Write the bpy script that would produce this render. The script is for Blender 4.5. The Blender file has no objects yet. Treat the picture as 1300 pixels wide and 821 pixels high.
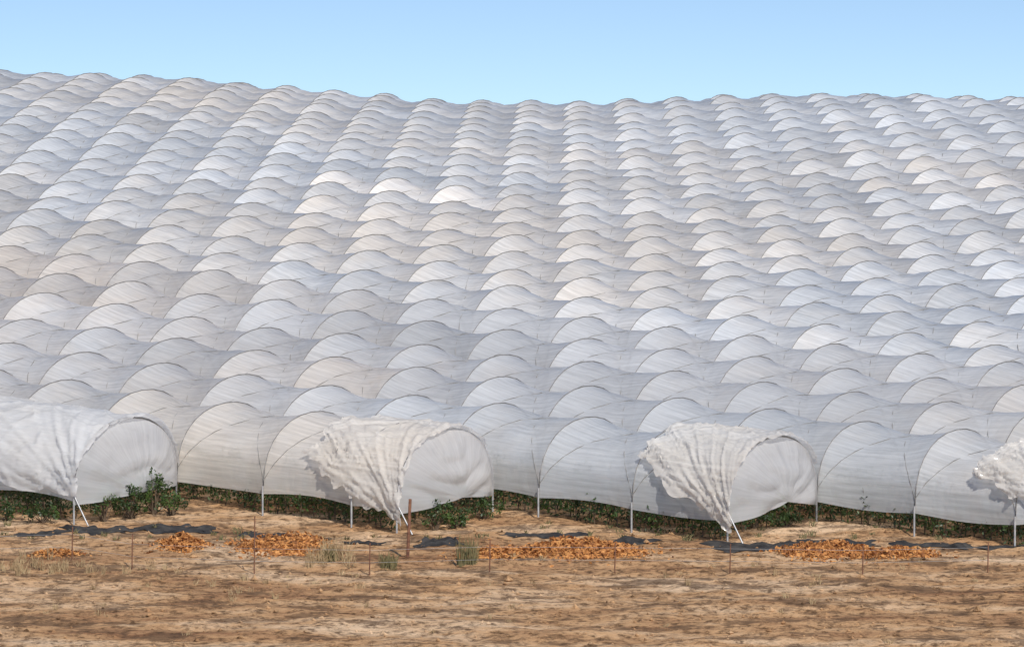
import bpy, math, random
import numpy as np
from mathutils import Vector, noise
random.seed(7); rng=np.random.default_rng(7)
D=210.0; HC=12.6
W=6.5; L=4.95
TH=math.radians(52)
A=np.array([math.sin(TH),-math.cos(TH)]); B=np.array([math.cos(TH),math.sin(TH)])
G=np.array([-4.83,-2.2])
HT=4.0
D1=394.0
K0,K1=.155,.158
def sm(t):
    t=np.clip(t,0,1); return t*t*(3-2*t)
# ---------- terrain profile (integrated slope) ----------
ys=np.arange(-600,6001,1.0)
def s_in(d):
    t=math.log(d/D); u=-0.041+K0*t-K1/2*t*t
    return u+K0-K1*t
def slope(y):
    d=y+D
    if y<-45: return 0.1*max(0.0,1-(-45-y)/40.0)
    if y<=0: return 0.1
    if d<D1: return s_in(d)
    s1=s_in(D1)
    s=s1-(d-D1)*0.0045
    if s>-0.13: return s
    dd=d-(D1+(s1+0.13)/0.0045)
    return -0.13*max(0.0,1-dd/500.0)
sl=np.array([slope(y) for y in ys]); zz=np.cumsum(sl); zz-=np.interp(0.5,ys,zz)
def HZ(x,y):
    x=np.asarray(x,float); y=np.asarray(y,float)
    z=np.interp(y,ys,zz)
    far=1-sm((y-280)/300.0)
    f=sm((y-20)/140.0)*far
    z=z+f*(.9*sm((-x-2)/55.0)) 
    c=sm((y+5)/90)*far*.036
    xr=60*np.tanh(x/60)
    z=z-c*np.where(xr<0,xr,xr*(1-sm((y-110)/80)))
    z=z+f*0.35*np.sin(x*0.11+1.0+y*0.02)*sm((y-30)/60)
    return z
# ---------- helpers ----------
col=bpy.context.scene.collection
def mkmesh(name,verts,faces,mat,parent=None,smooth=True,uv=None,tint=None):
    me=bpy.data.meshes.new(name)
    verts=np.asarray(verts,float)
    me.from_pydata(verts.tolist(),[],[tuple(int(q) for q in f) for f in faces])
    if smooth: me.polygons.foreach_set('use_smooth',[True]*len(me.polygons))
    if uv is not None:
        l=me.uv_layers.new(name='UVMap')
        vi=np.zeros(len(me.loops),int); me.loops.foreach_get('vertex_index',vi)
        l.data.foreach_set('uv',np.asarray(uv,float)[vi].ravel())
    if tint is not None:
        a=me.color_attributes.new('tint','FLOAT_COLOR','POINT')
        a.data.foreach_set('color',np.asarray(tint,float).ravel())
    me.materials.append(mat); me.update()
    ob=bpy.data.objects.new(name,me); col.objects.link(ob)
    if parent: ob.parent=parent
    return ob
def empty(name):
    e=bpy.data.objects.new(name,None); col.objects.link(e); e.empty_display_size=0.5; return e
class MB:
    def __init__(s): s.v=[];s.f=[];s.n=0;s.uv=[];s.t=[]
    def add(s,v,f,uv=None,t=None):
        v=np.asarray(v,float); f=np.asarray(f,int)+s.n
        s.v.append(v); s.f.extend(f.tolist()); s.n+=len(v)
        if uv is not None: s.uv.append(uv)
        if t is not None: s.t.append(t)
    def obj(s,name,mat,parent=None,smooth=True):
        if not s.v: return None
        return mkmesh(name,np.vstack(s.v),s.f,mat,parent,smooth,np.vstack(s.uv) if s.uv else None,np.vstack(s.t) if s.t else None)
def tube(mb,pts,r,n=4,cap=False):
    pts=np.asarray(pts,float); m=len(pts)
    tg=np.gradient(pts,axis=0); tg/=np.linalg.norm(tg,axis=1)[:,None]+1e-9
    up=np.array([0,0,1.0]); 
    s=np.cross(tg,up); ln=np.linalg.norm(s,axis=1)
    alt=np.cross(tg,np.array([1.0,0.2,0])); s[ln<0.15]=alt[ln<0.15]
    s/=np.linalg.norm(s,axis=1)[:,None]+1e-9
    u=np.cross(s,tg)
    rr=np.broadcast_to(np.asarray(r,float),(m,))
    V=[]
    for j in range(n):
        a=2*math.pi*j/n
        V.append(pts+rr[:,None]*(math.cos(a)*s+math.sin(a)*u))
    V=np.stack(V,1).reshape(-1,3)
    F=[]
    for i in range(m-1):
        for j in range(n):
            F.append((i*n+j,i*n+(j+1)%n,(i+1)*n+(j+1)%n,(i+1)*n+j))
    mb.add(V,F)
def gridf(nu,nv):
    i,j=np.meshgrid(np.arange(nu-1),np.arange(nv-1),indexing='ij')
    a=(i*nv+j).ravel()
    return np.stack([a,a+nv,a+nv+1,a+1],1)
# ---------- materials ----------
def newmat(name):
    m=bpy.data.materials.new(name); m.use_nodes=True
    nt=m.node_tree; nt.nodes.clear()
    return m,nt,nt.nodes,nt.links
def plastic(name,base,dusty,transp,transl,rough,spec=0.5,streak=0.35,bump=0.35,bd=.06,gain=1.0):
    m,nt,N,Lk=newmat(name)
    out=N.new('ShaderNodeOutputMaterial')
    uv=N.new('ShaderNodeUVMap'); 
    at=N.new('ShaderNodeAttribute'); at.attribute_name='tint'
    sep=N.new('ShaderNodeSeparateColor'); Lk.new(at.outputs['Color'],sep.inputs[0])
    mp=N.new('ShaderNodeMapping'); mp.inputs['Scale'].default_value=(0.22,3.6,1); Lk.new(uv.outputs[0],mp.inputs[0])
    n1=N.new('ShaderNodeTexNoise'); n1.inputs['Scale'].default_value=1.6; n1.inputs['Detail'].default_value=3; n1.inputs['Roughness'].default_value=.65
    Lk.new(mp.outputs[0],n1.inputs['Vector'])
    geo=N.new('ShaderNodeNewGeometry')
    n2=N.new('ShaderNodeTexNoise'); n2.inputs['Scale'].default_value=0.35; n2.inputs['Detail'].default_value=3; n2.inputs['Roughness'].default_value=.65
    Lk.new(geo.outputs['Position'],n2.inputs['Vector'])
    add=N.new('ShaderNodeMath'); add.operation='MULTIPLY_ADD'; Lk.new(n2.outputs[0],add.inputs[0]); add.inputs[1].default_value=1.3
    Lk.new(sep.outputs[1],add.inputs[2])
    mr=N.new('ShaderNodeMapRange'); mr.inputs[1].default_value=.55; mr.inputs[2].default_value=1.5; Lk.new(add.outputs[0],mr.inputs[0])
    mix=N.new('ShaderNodeMix'); mix.data_type='RGBA'; mix.inputs['A'].default_value=(*base,1); mix.inputs['B'].default_value=(*dusty,1)
    Lk.new(mr.outputs[0],mix.inputs['Factor'])
    st=N.new('ShaderNodeMapRange'); st.inputs[1].default_value=.3; st.inputs[2].default_value=.7; st.inputs[3].default_value=gain*(1-streak); st.inputs[4].default_value=gain*(1+streak*.3)
    Lk.new(n1.outputs[0],st.inputs[0])
    ml=N.new('ShaderNodeMath'); ml.operation='MULTIPLY'; Lk.new(st.outputs[0],ml.inputs[0]); Lk.new(sep.outputs[0],ml.inputs[1])
    vm=N.new('ShaderNodeVectorMath'); vm.operation='SCALE'; Lk.new(mix.outputs['Result'],vm.inputs[0]); Lk.new(ml.outputs[0],vm.inputs['Scale'])
    p=N.new('ShaderNodeBsdfPrincipled'); p.inputs['Roughness'].default_value=rough; p.inputs['Specular IOR Level'].default_value=spec
    if bump>0:
        bp=N.new('ShaderNodeBump'); bp.inputs['Strength'].default_value=bump; bp.inputs['Distance'].default_value=bd
        n3=N.new('ShaderNodeTexNoise'); n3.inputs['Scale'].default_value=1.3; n3.inputs['Detail'].default_value=3
        mp3=N.new('ShaderNodeMapping'); mp3.inputs['Scale'].default_value=(1.6,0.6,1); mp3.inputs['Rotation'].default_value=(0,0,.5); Lk.new(uv.outputs[0],mp3.inputs[0]); Lk.new(mp3.outputs[0],n3.inputs['Vector'])
        Lk.new(n3.outputs[0],bp.inputs['Height']); Lk.new(bp.outputs[0],p.inputs['Normal'])
    Lk.new(vm.outputs[0],p.inputs['Base Color'])
    tl=N.new('ShaderNodeBsdfTranslucent'); Lk.new(vm.outputs[0],tl.inputs[0])
    m1=N.new('ShaderNodeMixShader'); m1.inputs[0].default_value=transl; Lk.new(p.outputs[0],m1.inputs[1]); Lk.new(tl.outputs[0],m1.inputs[2])
    if transp>0:
        tr=N.new('ShaderNodeBsdfTransparent'); tr.inputs[0].default_value=(.97,.98,1,1)
        m2=N.new('ShaderNodeMixShader'); m2.inputs[0].default_value=transp; Lk.new(m1.outputs[0],m2.inputs[1]); Lk.new(tr.outputs[0],m2.inputs[2])
        Lk.new(m2.outputs[0],out.inputs[0])
    else: Lk.new(m1.outputs[0],out.inputs[0])
    return m
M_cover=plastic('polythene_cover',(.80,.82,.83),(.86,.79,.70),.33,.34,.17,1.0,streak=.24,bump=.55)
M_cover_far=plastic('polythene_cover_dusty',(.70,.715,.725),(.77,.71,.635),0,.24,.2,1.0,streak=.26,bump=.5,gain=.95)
M_drape=plastic('bunched_polythene',(.92,.91,.89),(.90,.83,.73),.30,.45,.16,.9,streak=.12,bump=.4,bd=.06)
M_film=plastic('clear_end_film',(.95,.95,.95),(.93,.91,.88),.40,.5,.13,1.0,streak=.12,bump=.45,bd=.08)
def simple(name,c1,c2,scale,rough=.8,metal=0,bump=.3,detail=4,transl=0,bd=.05,c3=None,spec=.5):
    m,nt,N,Lk=newmat(name)
    out=N.new('ShaderNodeOutputMaterial'); p=N.new('ShaderNodeBsdfPrincipled')
    geo=N.new('ShaderNodeNewGeometry'); n=N.new('ShaderNodeTexNoise'); n.inputs['Scale'].default_value=scale; n.inputs['Detail'].default_value=detail
    Lk.new(geo.outputs['Position'],n.inputs['Vector'])
    cr=N.new('ShaderNodeValToRGB'); cr.color_ramp.elements[0].position=.35; cr.color_ramp.elements[1].position=.65
    cr.color_ramp.elements[0].color=(*c1,1); cr.color_ramp.elements[1].color=(*c2,1)
    if c3: e=cr.color_ramp.elements.new(.5); e.color=(*c3,1)
    Lk.new(n.outputs[0],cr.inputs[0]); Lk.new(cr.outputs[0],p.inputs['Base Color'])
    p.inputs['Roughness'].default_value=rough; p.inputs['Metallic'].default_value=metal; p.inputs['Specular IOR Level'].default_value=spec
    if bump>0:
        b=N.new('ShaderNodeBump'); b.inputs['Strength'].default_value=bump; b.inputs['Distance'].default_value=bd; Lk.new(n.outputs[0],b.inputs['Height']); Lk.new(b.outputs[0],p.inputs['Normal'])
    if transl>0:
        t=N.new('ShaderNodeBsdfTranslucent'); Lk.new(cr.outputs[0],t.inputs[0]); mx=N.new('ShaderNodeMixShader'); mx.inputs[0].default_value=transl
        Lk.new(p.outputs[0],mx.inputs[1]); Lk.new(t.outputs[0],mx.inputs[2]); Lk.new(mx.outputs[0],out.inputs[0])
    else: Lk.new(p.outputs[0],out.inputs[0])
    return m
M_hoop=simple('hoop_steel',(.15,.145,.14),(.24,.23,.22),3,.6,.1,0,detail=1)
M_rope=simple('tie_rope',(.20,.19,.17),(.30,.29,.27),3,.8,0,0,detail=1)
M_post=simple('galvanised_post',(.35,.35,.35),(.5,.5,.49),4,.45,.4,0)
M_leaf=simple('berry_leaf',(.022,.04,.01),(.085,.14,.03),1.6,.5,0,0,transl=.25,c3=(.04,.075,.018))
M_stem=simple('bush_stem',(.09,.06,.04),(.14,.1,.06),6,.9,0,0)
M_dry=simple('dry_leaves',(.17,.06,.02),(.56,.27,.085),5,.85,0,0,c3=(.38,.155,.04))
M_black=simple('black_mulch_film',(.018,.016,.015),(.05,.046,.042),2,.65,0,.6,spec=.25)
M_rust=simple('rusty_steel',(.09,.035,.02),(.18,.08,.04),9,.9,0,.2)
M_grassd=simple('dry_grass_blades',(.24,.16,.08),(.42,.31,.17),4,.9,0,0,transl=.1)
M_grassg=simple('weed_leaves',(.08,.08,.03),(.20,.16,.07),4,.8,0,0,transl=.1)
def soil():
    m,nt,N,Lk=newmat('sandy_soil')
    out=N.new('ShaderNodeOutputMaterial'); p=N.new('ShaderNodeBsdfPrincipled'); p.inputs['Roughness'].default_value=.95; p.inputs['Specular IOR Level'].default_value=.15
    geo=N.new('ShaderNodeNewGeometry')
    def nz(s,d,r=.6,sc=(1,1,1)):
        mp=N.new('ShaderNodeMapping'); mp.inputs['Scale'].default_value=sc; Lk.new(geo.outputs['Position'],mp.inputs[0])
        n=N.new('ShaderNodeTexNoise'); n.inputs['Scale'].default_value=s; n.inputs['Detail'].default_value=d; n.inputs['Roughness'].default_value=r
        Lk.new(mp.outputs[0],n.inputs['Vector']); return n
    a=nz(.22,6,.7,(.5,1.3,1)); b=nz(2.2,8,.75); c=nz(.5,6,.75,(.6,1.2,1))
    r1=N.new('ShaderNodeValToRGB'); e=r1.color_ramp.elements; e[0].position=.34; e[0].color=(.31,.155,.075,1); e[1].position=.64; e[1].color=(.74,.52,.33,1)
    x=e.new(.49); x.color=(.56,.33,.165,1)
    Lk.new(a.outputs[0],r1.inputs[0])
    r2=N.new('ShaderNodeValToRGB'); e=r2.color_ramp.elements; e[0].position=.38; e[0].color=(.16,.14,.125,1); e[1].position=.53; e[1].color=(1,1,1,1)
    Lk.new(b.outputs[0],r2.inputs[0])
    mx=N.new('ShaderNodeMix'); mx.data_type='RGBA'; mx.blend_type='MULTIPLY'; mx.inputs['Factor'].default_value=.9
    Lk.new(r1.outputs[0],mx.inputs['A']); Lk.new(r2.outputs[0],mx.inputs['B'])
    r3=N.new('ShaderNodeValToRGB'); e=r3.color_ramp.elements; e[0].position=.52; e[0].color=(0,0,0,1); e[1].position=.58; e[1].color=(1,1,1,1)
    Lk.new(c.outputs[0],r3.inputs[0])
    mx2=N.new('ShaderNodeMix'); mx2.data_type='RGBA'; mx2.inputs['B'].default_value=(.11,.065,.038,1)
    f=N.new('ShaderNodeMath'); f.operation='MULTIPLY'; f.inputs[1].default_value=.7; Lk.new(r3.outputs[0],f.inputs[0])
    Lk.new(f.outputs[0],mx2.inputs['Factor']); Lk.new(mx.outputs['Result'],mx2.inputs['A'])
    Lk.new(mx2.outputs['Result'],p.inputs['Base Color'])
    bp=N.new('ShaderNodeBump'); bp.inputs['Strength'].default_value=.9; bp.inputs['Distance'].default_value=.3; Lk.new(b.outputs[0],bp.inputs['Height']); Lk.new(bp.outputs[0],p.inputs['Normal'])
    Lk.new(p.outputs[0],out.inputs[0]); return m
M_soil=soil()
# ---------- ground ----------
def axis(lo,hi,step,far,n):
    mid=np.arange(lo,hi+step/2,step)
    g=np.geomspace(step*2,far,n)
    return np.concatenate([(lo-g)[::-1],mid,hi+g])
gx=axis(-60,60,.5,3000,26)
gy=np.concatenate([-40-np.geomspace(1,500,20)[::-1],np.arange(-40,12,.35),np.arange(12.5,260,3),260+np.geomspace(3,5500,30)])
def gb(x,y):
    if not(abs(x)<61 and -42<y<14): return 0
    v=noise.fractal(Vector((x*.25,y*.5,0)),1,2,4)*.16+noise.noise(Vector((x*1.6,y*2.2,3)))*.07
    return v*min(1,max(0,(61-abs(x))/6))*min(1,(14-y)/5)*min(1,(y+42)/6)
X,Y=np.meshgrid(gx,gy,indexing='ij')
Z=HZ(X,Y)
for i,j in np.argwhere((np.abs(X)<61)&(Y>-42)&(Y<14)): Z[i,j]+=gb(X[i,j],Y[i,j])
def gz(x,y): return float(HZ(x,y))+gb(x,y)
mkmesh('ground',np.stack([X,Y,Z],-1).reshape(-1,3),gridf(len(gx),len(gy)),M_soil)
# ---------- tunnels ----------
def prof(v):
    ph=math.pi*np.asarray(v)
    c=np.cos(ph); c=np.sign(c)*np.abs(c)**0.95
    return (1-c)/2, np.abs(np.sin(ph))**0.85
LEG=1.25
hj={}
def hoopj(k,s):
    q=(k,round(s*2))
    if q not in hj: hj[q]=random.gauss(0,.07)
    return hj[q]
white=[(-10.5,106),(-7,101),(-3,98),(-31.6,150),(-29,148)]
def base_xy(k,s,ac):
    P=G+k*W*B
    return P[0]+s*L*A[0]+ac*W*B[0], P[1]+s*L*A[1]+ac*W*B[1]
NS,NV=9,17
vv=np.linspace(0,1,NV)
def panel(k,s0,s1,seed):
    h0=hoopj(k,s0); h1=hoopj(k,s1); ln=s1-s0
    r=random.Random(seed); sag=(.17+r.random()*.24)*ln; wr=r.uniform(0,100); wr2=r.uniform(0,100); am=r.uniform(.015,.05)
    def P(f,v,off=0.0):
        f=np.asarray(f,float); v=np.asarray(v,float)
        ac,hh=prof(v)
        sg=np.clip(4*f*(1-f),0,1)**.75
        sp=np.sin(np.pi*np.clip(v,0,1))
        dx=np.minimum(np.abs(f-v),np.abs(f-(1-v)))
        pin=.14*np.exp(-(dx/.10)**2)*sp*sg*ln
        rip=am*(np.sin(wr+f*11+v*17)+.7*np.sin(wr2-f*15+v*26))*sp*sg
        zt=(HT-LEG+h0*(1-f)+h1*f)*hh - sag*sg*sp**.8 - pin + rip
        inn=.20*sg*(1-.5*sp)*ln
        acm=.012+ac*(1-.024)
        acm=acm+(.5-ac)*2*(inn+pin*.7-rip)/W
        nx=-np.cos(np.pi*v); nz=np.sin(np.pi*v)
        acm=acm+off*nx/W; zt=zt+off*nz
        x,y=base_xy(k,s0+f*ln,acm)
        return np.stack([x,y,HZ(x,y)+LEG+zt],-1)
    return P
KMIN,KMAX=-7,44
for k in range(KMIN,KMAX+1):
    send=2.5*k
    n=int(math.floor(send-.5+1e-6)); hs=[n+.5-q for q in range(200)][::-1]
    if k%2==0: hs.append(send)
    segs=list(zip(hs[:-1],hs[1:]))
    cov=MB(); hp=MB(); rp=MB(); ps=MB()
    for si,(s0,s1) in enumerate(segs):
        last=len(segs)-1-si; ln=s1-s0
        cx,cy=base_xy(k,(s0+s1)/2,.5)
        if cx<-44-(cy*.10) or cx>44+cy*.10 or cy>236 or cy<-25: continue
        seed=k*1000+si; P=panel(k,s0,s1,seed)
        F,V=np.meshgrid(np.linspace(0,1,NS),vv,indexing='ij')
        pts=P(F,V)
        r=random.Random(k*77+si)
        dn=.34+.16*np.sin(np.linspace(0,1,NS)*math.pi)*r.uniform(-1,1.3)
        near=pts[:,0,:].copy(); near[:,2]-=dn; far=pts[:,-1,:].copy(); far[:,2]-=dn
        pts=np.concatenate([near[:,None],pts,far[:,None]],1)
        arc=np.linspace(0,10.5,NV+2)
        uv=np.stack(np.meshgrid(s0*L+np.linspace(0,L*ln,NS),arc+k*13.7,indexing='ij'),-1).reshape(-1,2)
        lo=noise.noise(Vector((cx*.025,cy*.02,2.2))); lo2=noise.noise(Vector((cx*.06,cy*.06,9.2)))
        g=.06+lo*.75+lo2*.35+r.gauss(0,.14)+.38*math.exp(-((cy-90)/45)**2)
        br=1.0+r.gauss(0,.08)+lo2*.06
        if k==0 and last<=3: g=.8; br=1.12
        if k==-1 and last<=3: g=.1; br=1.15
        if min((cx-a)**2+(cy-b)**2 for a,b in white)<6: g=.6; br=1.3
        cov.add(pts.reshape(-1,3),gridf(NS,NV+2),uv,np.tile([br,g,r.random(),1],(NS*(NV+2),1)))
        tube(hp,P(np.zeros(15),np.linspace(0,1,15),.02),.024+cy*.00005,4)
        if last==0: tube(hp,P(np.ones(21),np.linspace(0,1,21),.03),.04,5)
        if cy<150 and ln>.7:
            t=np.linspace(0,1,13); rr_=.015+cy*.00003
            tube(rp,P(t,.02+t*.96,.03),rr_,3); tube(rp,P(1-t,.02+t*.96,.03),rr_,3)
        if cy<40:
            for s in ([s0,s1] if last==0 else [s0]):
                for ac in (0,1):
                    x,y=base_xy(k,s,ac); z=gz(x,y)
                    tube(ps,[(x,y,z-.3),(x,y,z+LEG)],.045,6)
    if not cov.v: continue
    e=empty('polytunnel')
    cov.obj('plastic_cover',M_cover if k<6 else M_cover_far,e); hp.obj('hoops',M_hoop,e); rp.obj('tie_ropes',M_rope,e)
    ex,ey=base_xy(k,send,.5)
    if -60<ex<70:
        sa=send-1
        def PT(f,v):
            f=np.asarray(f,float); v=np.asarray(v,float); ac,hh=prof(np.clip(v,0,1))
            x,y=base_xy(k,sa+f,.012+ac*.976)
            return np.stack([x,y,HZ(x,y)+LEG+(HT-LEG+hoopj(k,send))*hh],-1)
        nr,na=26,81
        R,An=np.meshgrid(np.linspace(0.0,1,nr),np.linspace(-.05,1.05,na),indexing='ij')
        ac,hh=prof(np.clip(An,0,1))
        over=np.where(An<0,-An,np.where(An>1,An-1,0))
        rim_z=LEG+(HT-LEG)*hh-over*9
        ca,cz=.5,1.2+.2*math.sin(k*1.7)
        aa=ca+(ac-ca)*R; hz=cz+(rim_z-cz)*R
        seed=k*9.1
        bul=np.zeros_like(R)
        for q in range(nr):
            for w_ in range(na):
                rad=R[q,w_]; an=An[q,w_]
                bul[q,w_]=.8*(1-rad**2.4)+.07*noise.noise(Vector((an*22,seed,rad*.8)))*rad*min(1,(1-rad)*5)+.40*(abs(noise.noise(Vector((aa[q,w_]*3.2,hz[q,w_]*1.0,seed))))-.2)*(1-rad**3)
        x,y=base_xy(k,send,aa); x=x+A[0]*(bul+.05); y=y+A[1]*(bul+.05)
        film=np.stack([x,y,HZ(x,y)+hz],-1).reshape(-1,3)
        mkmesh('end_film',film,gridf(nr,na),M_film,e,uv=np.stack([R*4,An*11],-1).reshape(-1,2),tint=np.tile([1,.1,0,1],(nr*na,1)))
        nt_,nw=96,96
        T,Wd=np.meshgrid(np.linspace(0,1,nt_),np.linspace(0,1,nw),indexing='ij')
        rr=random.Random(k+50)
        if k==-1: st0,st1,lo0,lo1,top=-1.1,-.4,.0,-.01,.97
        elif k==0: st0,st1,lo0,lo1,top=-.12,.22,.17,-.09,.80
        elif k==1: st0,st1,lo0,lo1,top=.0,.25,.2,-.08,.85
        elif k==2: st0,st1,lo0,lo1,top=.1,.4,.16,-.03,.7
        else: st0,st1,lo0,lo1,top=rr.uniform(-.2,.1),rr.uniform(.2,.4),rr.uniform(.05,.2),-.05,.8
        nzv=lambda a,b,c: noise.noise(Vector((a,b,c)))
        dp=np.zeros((nt_,nw,3)); Sg=np.zeros_like(T); Vg=np.zeros_like(T)
        for a_ in range(nt_):
            for b_ in range(nw):
                t=T[a_,b_]; w_=Wd[a_,b_]
                st=st0+(st1-st0)*w_**.8+.16*nzv(w_*4,k*3.1,0)+.07*nzv(w_*12,k*3.1,5)
                s=st+(1.05+.05*nzv(w_*4,k,8)-st)*t
                vl=lo0+(lo1-lo0)*t**.8+.06*nzv(t*4,k*2.2,3)+.025*nzv(t*14,k*2.2,6)
                tp=top+.05*nzv(t*4,k*1.3,9)
                v=vl+(tp-vl)*w_
                Sg[a_,b_]=s; Vg[a_,b_]=v
        PT_=PT(np.clip(Sg,-3,1),np.clip(Vg,0,1))
        # the film is gathered at two tie points; creases radiate from them
        for a_ in range(nt_):
            for b_ in range(nw):
                s=Sg[a_,b_]; v=Vg[a_,b_]; t=T[a_,b_]; vc=min(1,max(0,v))
                wx=nzv(s*2,v*5,k*2.)*.25
                a1=math.atan2((v-lo0)*2.6+.05,(s-st0)+.2); r1_=math.hypot((v-lo0)*2.6,s-st0)
                a2=math.atan2((v-lo1)*2.6+.1,(1.1-s)+.05); r2_=math.hypot((v-lo1)*2.6,1.1-s)
                c1=max(0,1-abs(nzv(a1*9+wx,r1_*.35,k*5.))*5)*math.exp(-r1_*.7)
                c1b=max(0,1-abs(nzv(a1*20+wx,r1_*.5,k*5.+9))*5)*math.exp(-r1_*.9)
                c2=max(0,1-abs(nzv(a2*8+wx,r2_*.35,k*7.))*5)*math.exp(-r2_*.6)
                c2b=max(0,1-abs(nzv(a2*19+wx,r2_*.5,k*7.+9))*5)*math.exp(-r2_*.7)
                c3=max(0,1-abs(nzv(s*2.5+v*10,v*4-s*1.5,k*9.))*7)
                bag=nzv(s*1.6,v*4,k*3.)
                off=.10+.14*c1+.08*c1b+.17*c2+.09*c2b+.08*c3+.18*bag*min(1,t*2+.2)
                ext=max(0,s-1)*L; nx=-math.cos(math.pi*vc); nz_=math.sin(math.pi*vc)
                shr=max(0,s-1)*1.2; off=max(off,.03)
                p=PT_[a_,b_]
                dp[a_,b_]=(p[0]+A[0]*ext+B[0]*nx*(off-shr),p[1]+A[1]*ext+B[1]*nx*(off-shr),p[2]+nz_*(off-shr)+(v*11 if v<0 else 0))
        mkmesh('bunched_end_cover',dp.reshape(-1,3),gridf(nt_,nw),M_drape,e,uv=np.stack([Sg*L,Vg*11],-1).reshape(-1,2),tint=np.tile([1,.0 if k==-1 else .55,0,1],(nt_*nw,1)))
        x,y=base_xy(k,send,0); z=gz(x,y); x2,y2=x+A[0]*.9,y+A[1]*.9
        tube(ps,[(x2,y2,gz(x2,y2)-.1),(x,y,z+LEG)],.035,5)
    ps.obj('posts',M_post,e)
# ---------- foliage ----------
def leaves(mb,c,r,n,size,flat=1.0):
    c=np.asarray(c,float)
    d=rng.normal(size=(n,3)); d/=np.linalg.norm(d,axis=1)[:,None]
    rad=rng.random(n)**.45
    p=c+d*rad[:,None]*np.asarray(r)
    u=rng.normal(size=(n,3)); u/=np.linalg.norm(u,axis=1)[:,None]
    w=np.cross(u,rng.normal(size=(n,3))); w/=np.linalg.norm(w,axis=1)[:,None]
    sz=size*(.6+.8*rng.random(n))[:,None]
    V=np.stack([p-u*sz,p+w*sz*.45,p+u*sz,p-w*sz*.45],1).reshape(-1,3)
    mb.add(V,np.arange(n*4).reshape(-1,4))
def stems(mb,x,y,z,h,n=4,sp=.4):
    for _ in range(n):
        a=random.uniform(0,6.28); s=random.uniform(.1,sp)
        tube(mb,[(x,y,z-.05),(x+s*.4*math.cos(a),y+s*.4*math.sin(a),z+h*.5),(x+s*math.cos(a),y+s*math.sin(a),z+h)],[.025,.015,.006],3)
for k in range(-5,8):
    lf=MB(); stm=MB()
    for ac in (.13,.38,.66,.9):
        s=2.5*k-(6 if ac<.3 else 4.5)
        while s<2.5*k-.12:
            x,y=base_xy(k,s+random.uniform(-.02,.02),ac+random.uniform(-.05,.04))
            if -50<x<55:
                z=gz(x,y); h=random.uniform(.8,1.75)
                leaves(lf,(x,y,z+h*.5),(.5,.5,h*.55),int(68*h),.09)
                stems(stm,x,y,z,h,2)
            s+=.11
    if lf.v:
        e=empty('berry_bush_row'); lf.obj('foliage',M_leaf,e,False); stm.obj('stems',M_stem,e)
def bush(x,y,h,w,n):
    lf=MB(); stm=MB(); z=gz(x,y)
    for q in range(n):
        a=random.uniform(0,6.28); rr=random.random()**.6*w
        hh=random.uniform(.3,1)*h*(1-.35*rr/w)
        cx,cy=x+rr*math.cos(a),y+rr*math.sin(a)*.7
        leaves(lf,(cx,cy,z+hh),(.2,.2,.24),30,.07)
        tube(stm,[(x+random.uniform(-.1,.1),y,z-.05),((x+cx)/2,(y+cy)/2,z+hh*.6),(cx,cy,z+hh)],[.03,.018,.006],3)
    e=empty('berry_bush'); lf.obj('foliage',M_leaf,e,False); stm.obj('stems',M_stem,e)
for (x,y,h,w,n) in [(-17.4,1.2,1.8,.7,26),(-16.3,1.8,1.5,.9,30),(-15.4,2.8,1.9,.8,30),(-14.6,2.2,1.0,.7,16),(-3.2,-1.2,1.6,.6,24),(-2.5,-.2,1.1,.7,20),(-19.9,.4,.9,.8,18),
                    (10.2,-1.2,.8,.8,16),(24.0,-2.5,.9,.8,14),(-1.2,1.6,1.0,.8,18),(-21.5,1.0,.9,.8,16),(11.6,-.4,.8,.7,14)]:
    bush(x,y,h,w,n)
# ---------- dry leaf piles ----------
def pile(x,y,w,dp,h,n):
    nx_,ny_=26,14; sx=x*1.7
    U,Vv=np.meshgrid(np.linspace(-1,1,nx_),np.linspace(-1,1,ny_),indexing='ij')
    mb=MB(); pts=[]
    def hh(u,v): 
        r=(u*u+v*v)*(1+.6*noise.noise(Vector((math.atan2(v,u)*1.2,sx,0))))
        return h*max(0,1-r)**.6*(1+.9*noise.noise(Vector((x+u*w*1.6,v*dp*1.6,1.))))
    for i in range(nx_):
        for j in range(ny_):
            u,v=U[i,j],Vv[i,j]; px,py=x+u*w,y+v*dp
            pts.append((px,py,gz(px,py)+hh(u,v)-.08))
    mb.add(pts,gridf(nx_,ny_))
    for _ in range(int(n)):
        a=random.uniform(0,6.28); r=random.random()**.6*1.25*(1-.3*noise.noise(Vector((a*1.2,sx,0))))
        if random.random()<.12: r*=random.uniform(1.1,1.7)
        u,v=r*math.cos(a),r*math.sin(a); px,py=x+u*w,y+v*dp
        c=np.array([px,py,gz(px,py)+hh(u,v)+random.uniform(-.03,.06)])
        d1=np.array([random.gauss(0,1),random.gauss(0,1),random.gauss(0,.7)]); d1/=np.linalg.norm(d1)
        d2=np.cross(d1,[random.gauss(0,1),random.gauss(0,1),random.gauss(0,1)]); d2/=np.linalg.norm(d2)+1e-6
        s=random.uniform(.05,.13)
        mb.add([c-d1*s,c+d2*s*.5,c+d1*s,c-d2*s*.5],[(0,1,2,3)])
    mb.obj('dry_leaf_pile',M_dry,None,False)
for (x,y,w,dp,h,n) in [(-13.6,-5.4,1.0,1.5,.25,800),(-9.6,-5.6,1.7,1.8,.3,1400),(-.4,-7.6,1.7,1.3,.25,1000),(2.9,-6.8,2.4,1.8,.35,1900),(13.0,-7.0,2.0,1.6,.3,1400),(15.8,-7.6,1.5,1.2,.25,900),(-18.6,-7.9,1.0,.9,.15,400)]:
    pile(x,y,w,dp,h,n)
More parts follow.
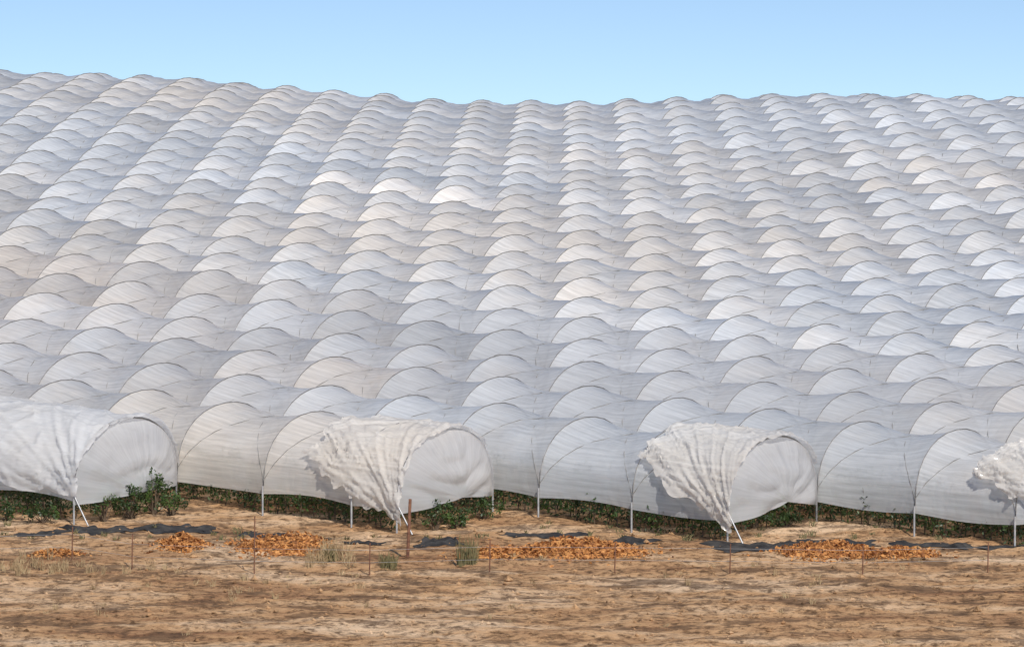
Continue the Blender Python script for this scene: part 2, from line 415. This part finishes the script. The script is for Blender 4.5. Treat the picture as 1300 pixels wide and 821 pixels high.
# ---------- black mulch film ----------
def sheet(x,y,w,dp,rot,seed):
    nx_,ny_=34,18; pts=[]
    for i in range(nx_):
        for j in range(ny_):
            u=-1+2*i/(nx_-1); v=-1+2*j/(ny_-1)
            uu=u*w*(1+.45*noise.noise(Vector((v*2,seed,0)))); v2=v*dp*(1+.9*noise.noise(Vector((u*2.6,seed,5))))+.5*dp*noise.noise(Vector((u*2,seed,9)))
            px=x+uu*math.cos(rot)-v2*math.sin(rot); py=y+uu*math.sin(rot)+v2*math.cos(rot)
            edge=min(1,(1-max(abs(u),abs(v)))*4)
            pts.append((px,py,gz(px,py)+.02+edge*.2*abs(noise.fractal(Vector((px*1.3,py*1.3,seed)),1,2,4))))
    mb=MB(); mb.add(pts,gridf(nx_,ny_)); mb.obj('black_plastic_sheet',M_black,None,True)
for n_,(x,y,w,dp,r) in enumerate([(-17.6,-1.4,1.4,.8,-.2),(-14.2,-1.2,1.7,.6,-.15),(-3.0,-4.8,1.0,.8,.1),(-10.3,-2.6,1.1,.5,-.3),(-8.3,-3.6,.8,.4,.3),(4.5,-4.6,1.5,.6,.1),(10.6,-5.6,2.2,.8,.05),(13.4,-4.8,1.6,.6,-.1),(17.3,-5.4,1.6,.6,-.2),(20.2,-5.6,1.0,.4,.1),(-19.8,-2.4,.9,.5,.2),(1.4,-2.8,1.5,.4,-.1),(-6.2,-4.6,.8,.4,0)]):
    sheet(x,y,w,dp,r,n_*3.3)
# ---------- grass ----------
def tuft(mb,x,y,h,sp,n,wd=.012):
    z=gz(x,y)
    for _ in range(n):
        a=random.uniform(0,6.28); s=random.random()*sp; hh=h*random.uniform(.5,1)
        bx,by=x+random.gauss(0,sp*.25),y+random.gauss(0,sp*.25)
        tx,ty=bx+s*math.cos(a),by+s*math.sin(a)
        mx_,my=(bx*.6+tx*.4),(by*.6+ty*.4)
        mb.add([(bx-wd,by,z-.03),(bx+wd,by,z-.03),(mx_+wd*.8,my,z+hh*.6),(mx_-wd*.8,my,z+hh*.6),(tx+wd*.3,ty,z+hh),(tx-wd*.3,ty,z+hh)],[(0,1,2,3),(3,2,4,5)])
mb=MB()
for _ in range(150):
    x=random.uniform(-30,30); y=-9-abs(random.gauss(0,9))
    if noise.noise(Vector((x*.2,y*.3,7)))>-.05: tuft(mb,x,y,random.uniform(.12,.35),.3,random.randint(6,14))
for _ in range(16): tuft(mb,random.gauss(-7.4,.4),random.gauss(-9.5,.5),random.uniform(.5,1.2),.5,14)
for _ in range(40): tuft(mb,random.gauss(-19.5,2.2),random.gauss(-11.5,1.2),random.uniform(.3,.7),.35,12)
mb.obj('dry_grass',M_grassd,None,False)
mb=MB()
for (x,y,h) in [(-1.9,-9.6,1.5),(-7.4,-9.2,.8),(-5.0,-10.5,.8)]:
    for _ in range(7): tuft(mb,x+random.gauss(0,.2),y+random.gauss(0,.2),h*random.uniform(.6,1),.4,16,.013)
for _ in range(90):
    x=random.uniform(-26,26); y=random.uniform(-4,0)
    tuft(mb,x,y,random.uniform(.12,.3),.3,10,.02)
mb.obj('weeds',M_grassg,None,False)
mb=MB()
for _ in range(2600):
    x=random.uniform(-30,30); y=random.uniform(-30,0); s=random.uniform(.03,.13)*(1 if random.random()>.05 else 1.8); z=gz(x,y)
    q=[(x+s*a*random.uniform(.6,1.2),y+s*b*random.uniform(.6,1.2),z+s*c*random.uniform(.5,1)) for a,b,c in [(1,0,0),(0,1,0),(-1,0,0),(0,-1,0),(0,0,1),(0,0,-1)]]
    mb.v.append(np.array(q)); n0=mb.n; mb.n+=6
    for f in [(0,1,4),(1,2,4),(2,3,4),(3,0,4),(1,0,5),(2,1,5),(3,2,5),(0,3,5)]: mb.f.append([n0+t for t in f])
mb.obj('soil_clods',M_soil,None,False)
# ---------- fence ----------
mb=MB(); x,y=-4.25,-8.0; z=gz(x,y)
tube(mb,[(x-.02,y,z-.4),(x+.1,y,z+2.35),(x+.1,y,z+2.36)],[.07,.065,.0],7)
e=empty('rusty_fence_post'); mb.obj('post',M_rust,e)
fp=[(-24,-9.5,1.3),(-17.8,-9.5,1.3),(-15.3,-10.5,1.4),(-10.3,-12,2.3),(-5.7,-12,1.3),(-.9,-12,1.3),(4.1,-12,1.2),(8.7,-12,1.2),(14,-12,1.2),(19,-12,1.2)]
e=empty('wire_fence'); mb=MB(); wb=MB()
for (x,y,h) in fp:
    z=gz(x,y); tube(mb,[(x,y,z-.3),(x+.03,y,z+h),(x+.03,y,z+h+.01)],[.028,.026,0],5)
for hh in (.5,1.0):
    tube(wb,[(x,y,gz(x,y)+hh) for x,y,h in fp],.006,3)
mb.obj('stakes',M_rust,e); wb.obj('wires',M_post,e)
# ---------- light, sky, camera ----------
EL=math.radians(44); AZ=math.radians(158)
sd=Vector((math.sin(AZ)*math.cos(EL),math.cos(AZ)*math.cos(EL),math.sin(EL)))
sl_=bpy.data.lights.new('sun','SUN'); sl_.energy=4.8; sl_.angle=math.radians(.5); sl_.color=(1,.955,.89)
so=bpy.data.objects.new('sun',sl_); col.objects.link(so); so.rotation_euler=(-sd).to_track_quat('-Z','Y').to_euler(); so.location=(60,-60,80)
w=bpy.data.worlds.new('World'); bpy.context.scene.world=w; w.use_nodes=True
N=w.node_tree.nodes; Lk=w.node_tree.links
bg=N['Background']; sky=N.new('ShaderNodeTexSky'); sky.sky_type='NISHITA'; sky.sun_disc=False; sky.sun_elevation=EL; sky.sun_rotation=AZ
sky.air_density=1.0; sky.dust_density=0.4; sky.ozone_density=2.2; sky.altitude=300
tc=N.new('ShaderNodeTexCoord'); mp=N.new('ShaderNodeMapping'); mp.inputs['Scale'].default_value=(1,1,2.6); mp.inputs['Location'].default_value=(0,0,.06)
nm=N.new('ShaderNodeVectorMath'); nm.operation='NORMALIZE'
Lk.new(tc.outputs['Generated'],mp.inputs[0]); Lk.new(mp.outputs[0],nm.inputs[0]); Lk.new(nm.outputs[0],sky.inputs[0])
Lk.new(sky.outputs[0],bg.inputs[0]); bg.inputs[1].default_value=.145
cam=bpy.data.cameras.new('camera'); co=bpy.data.objects.new('camera',cam); col.objects.link(co)
cam.sensor_width=36; cam.lens=36*6300/1300; cam.clip_end=12000; cam.clip_start=1
co.location=(0,-D,HC); co.rotation_euler=(math.radians(90)-math.atan(.0196),0,0)
sc=bpy.context.scene; sc.camera=co
sc.view_settings.view_transform='Standard'; sc.view_settings.look='None'; sc.view_settings.exposure=0
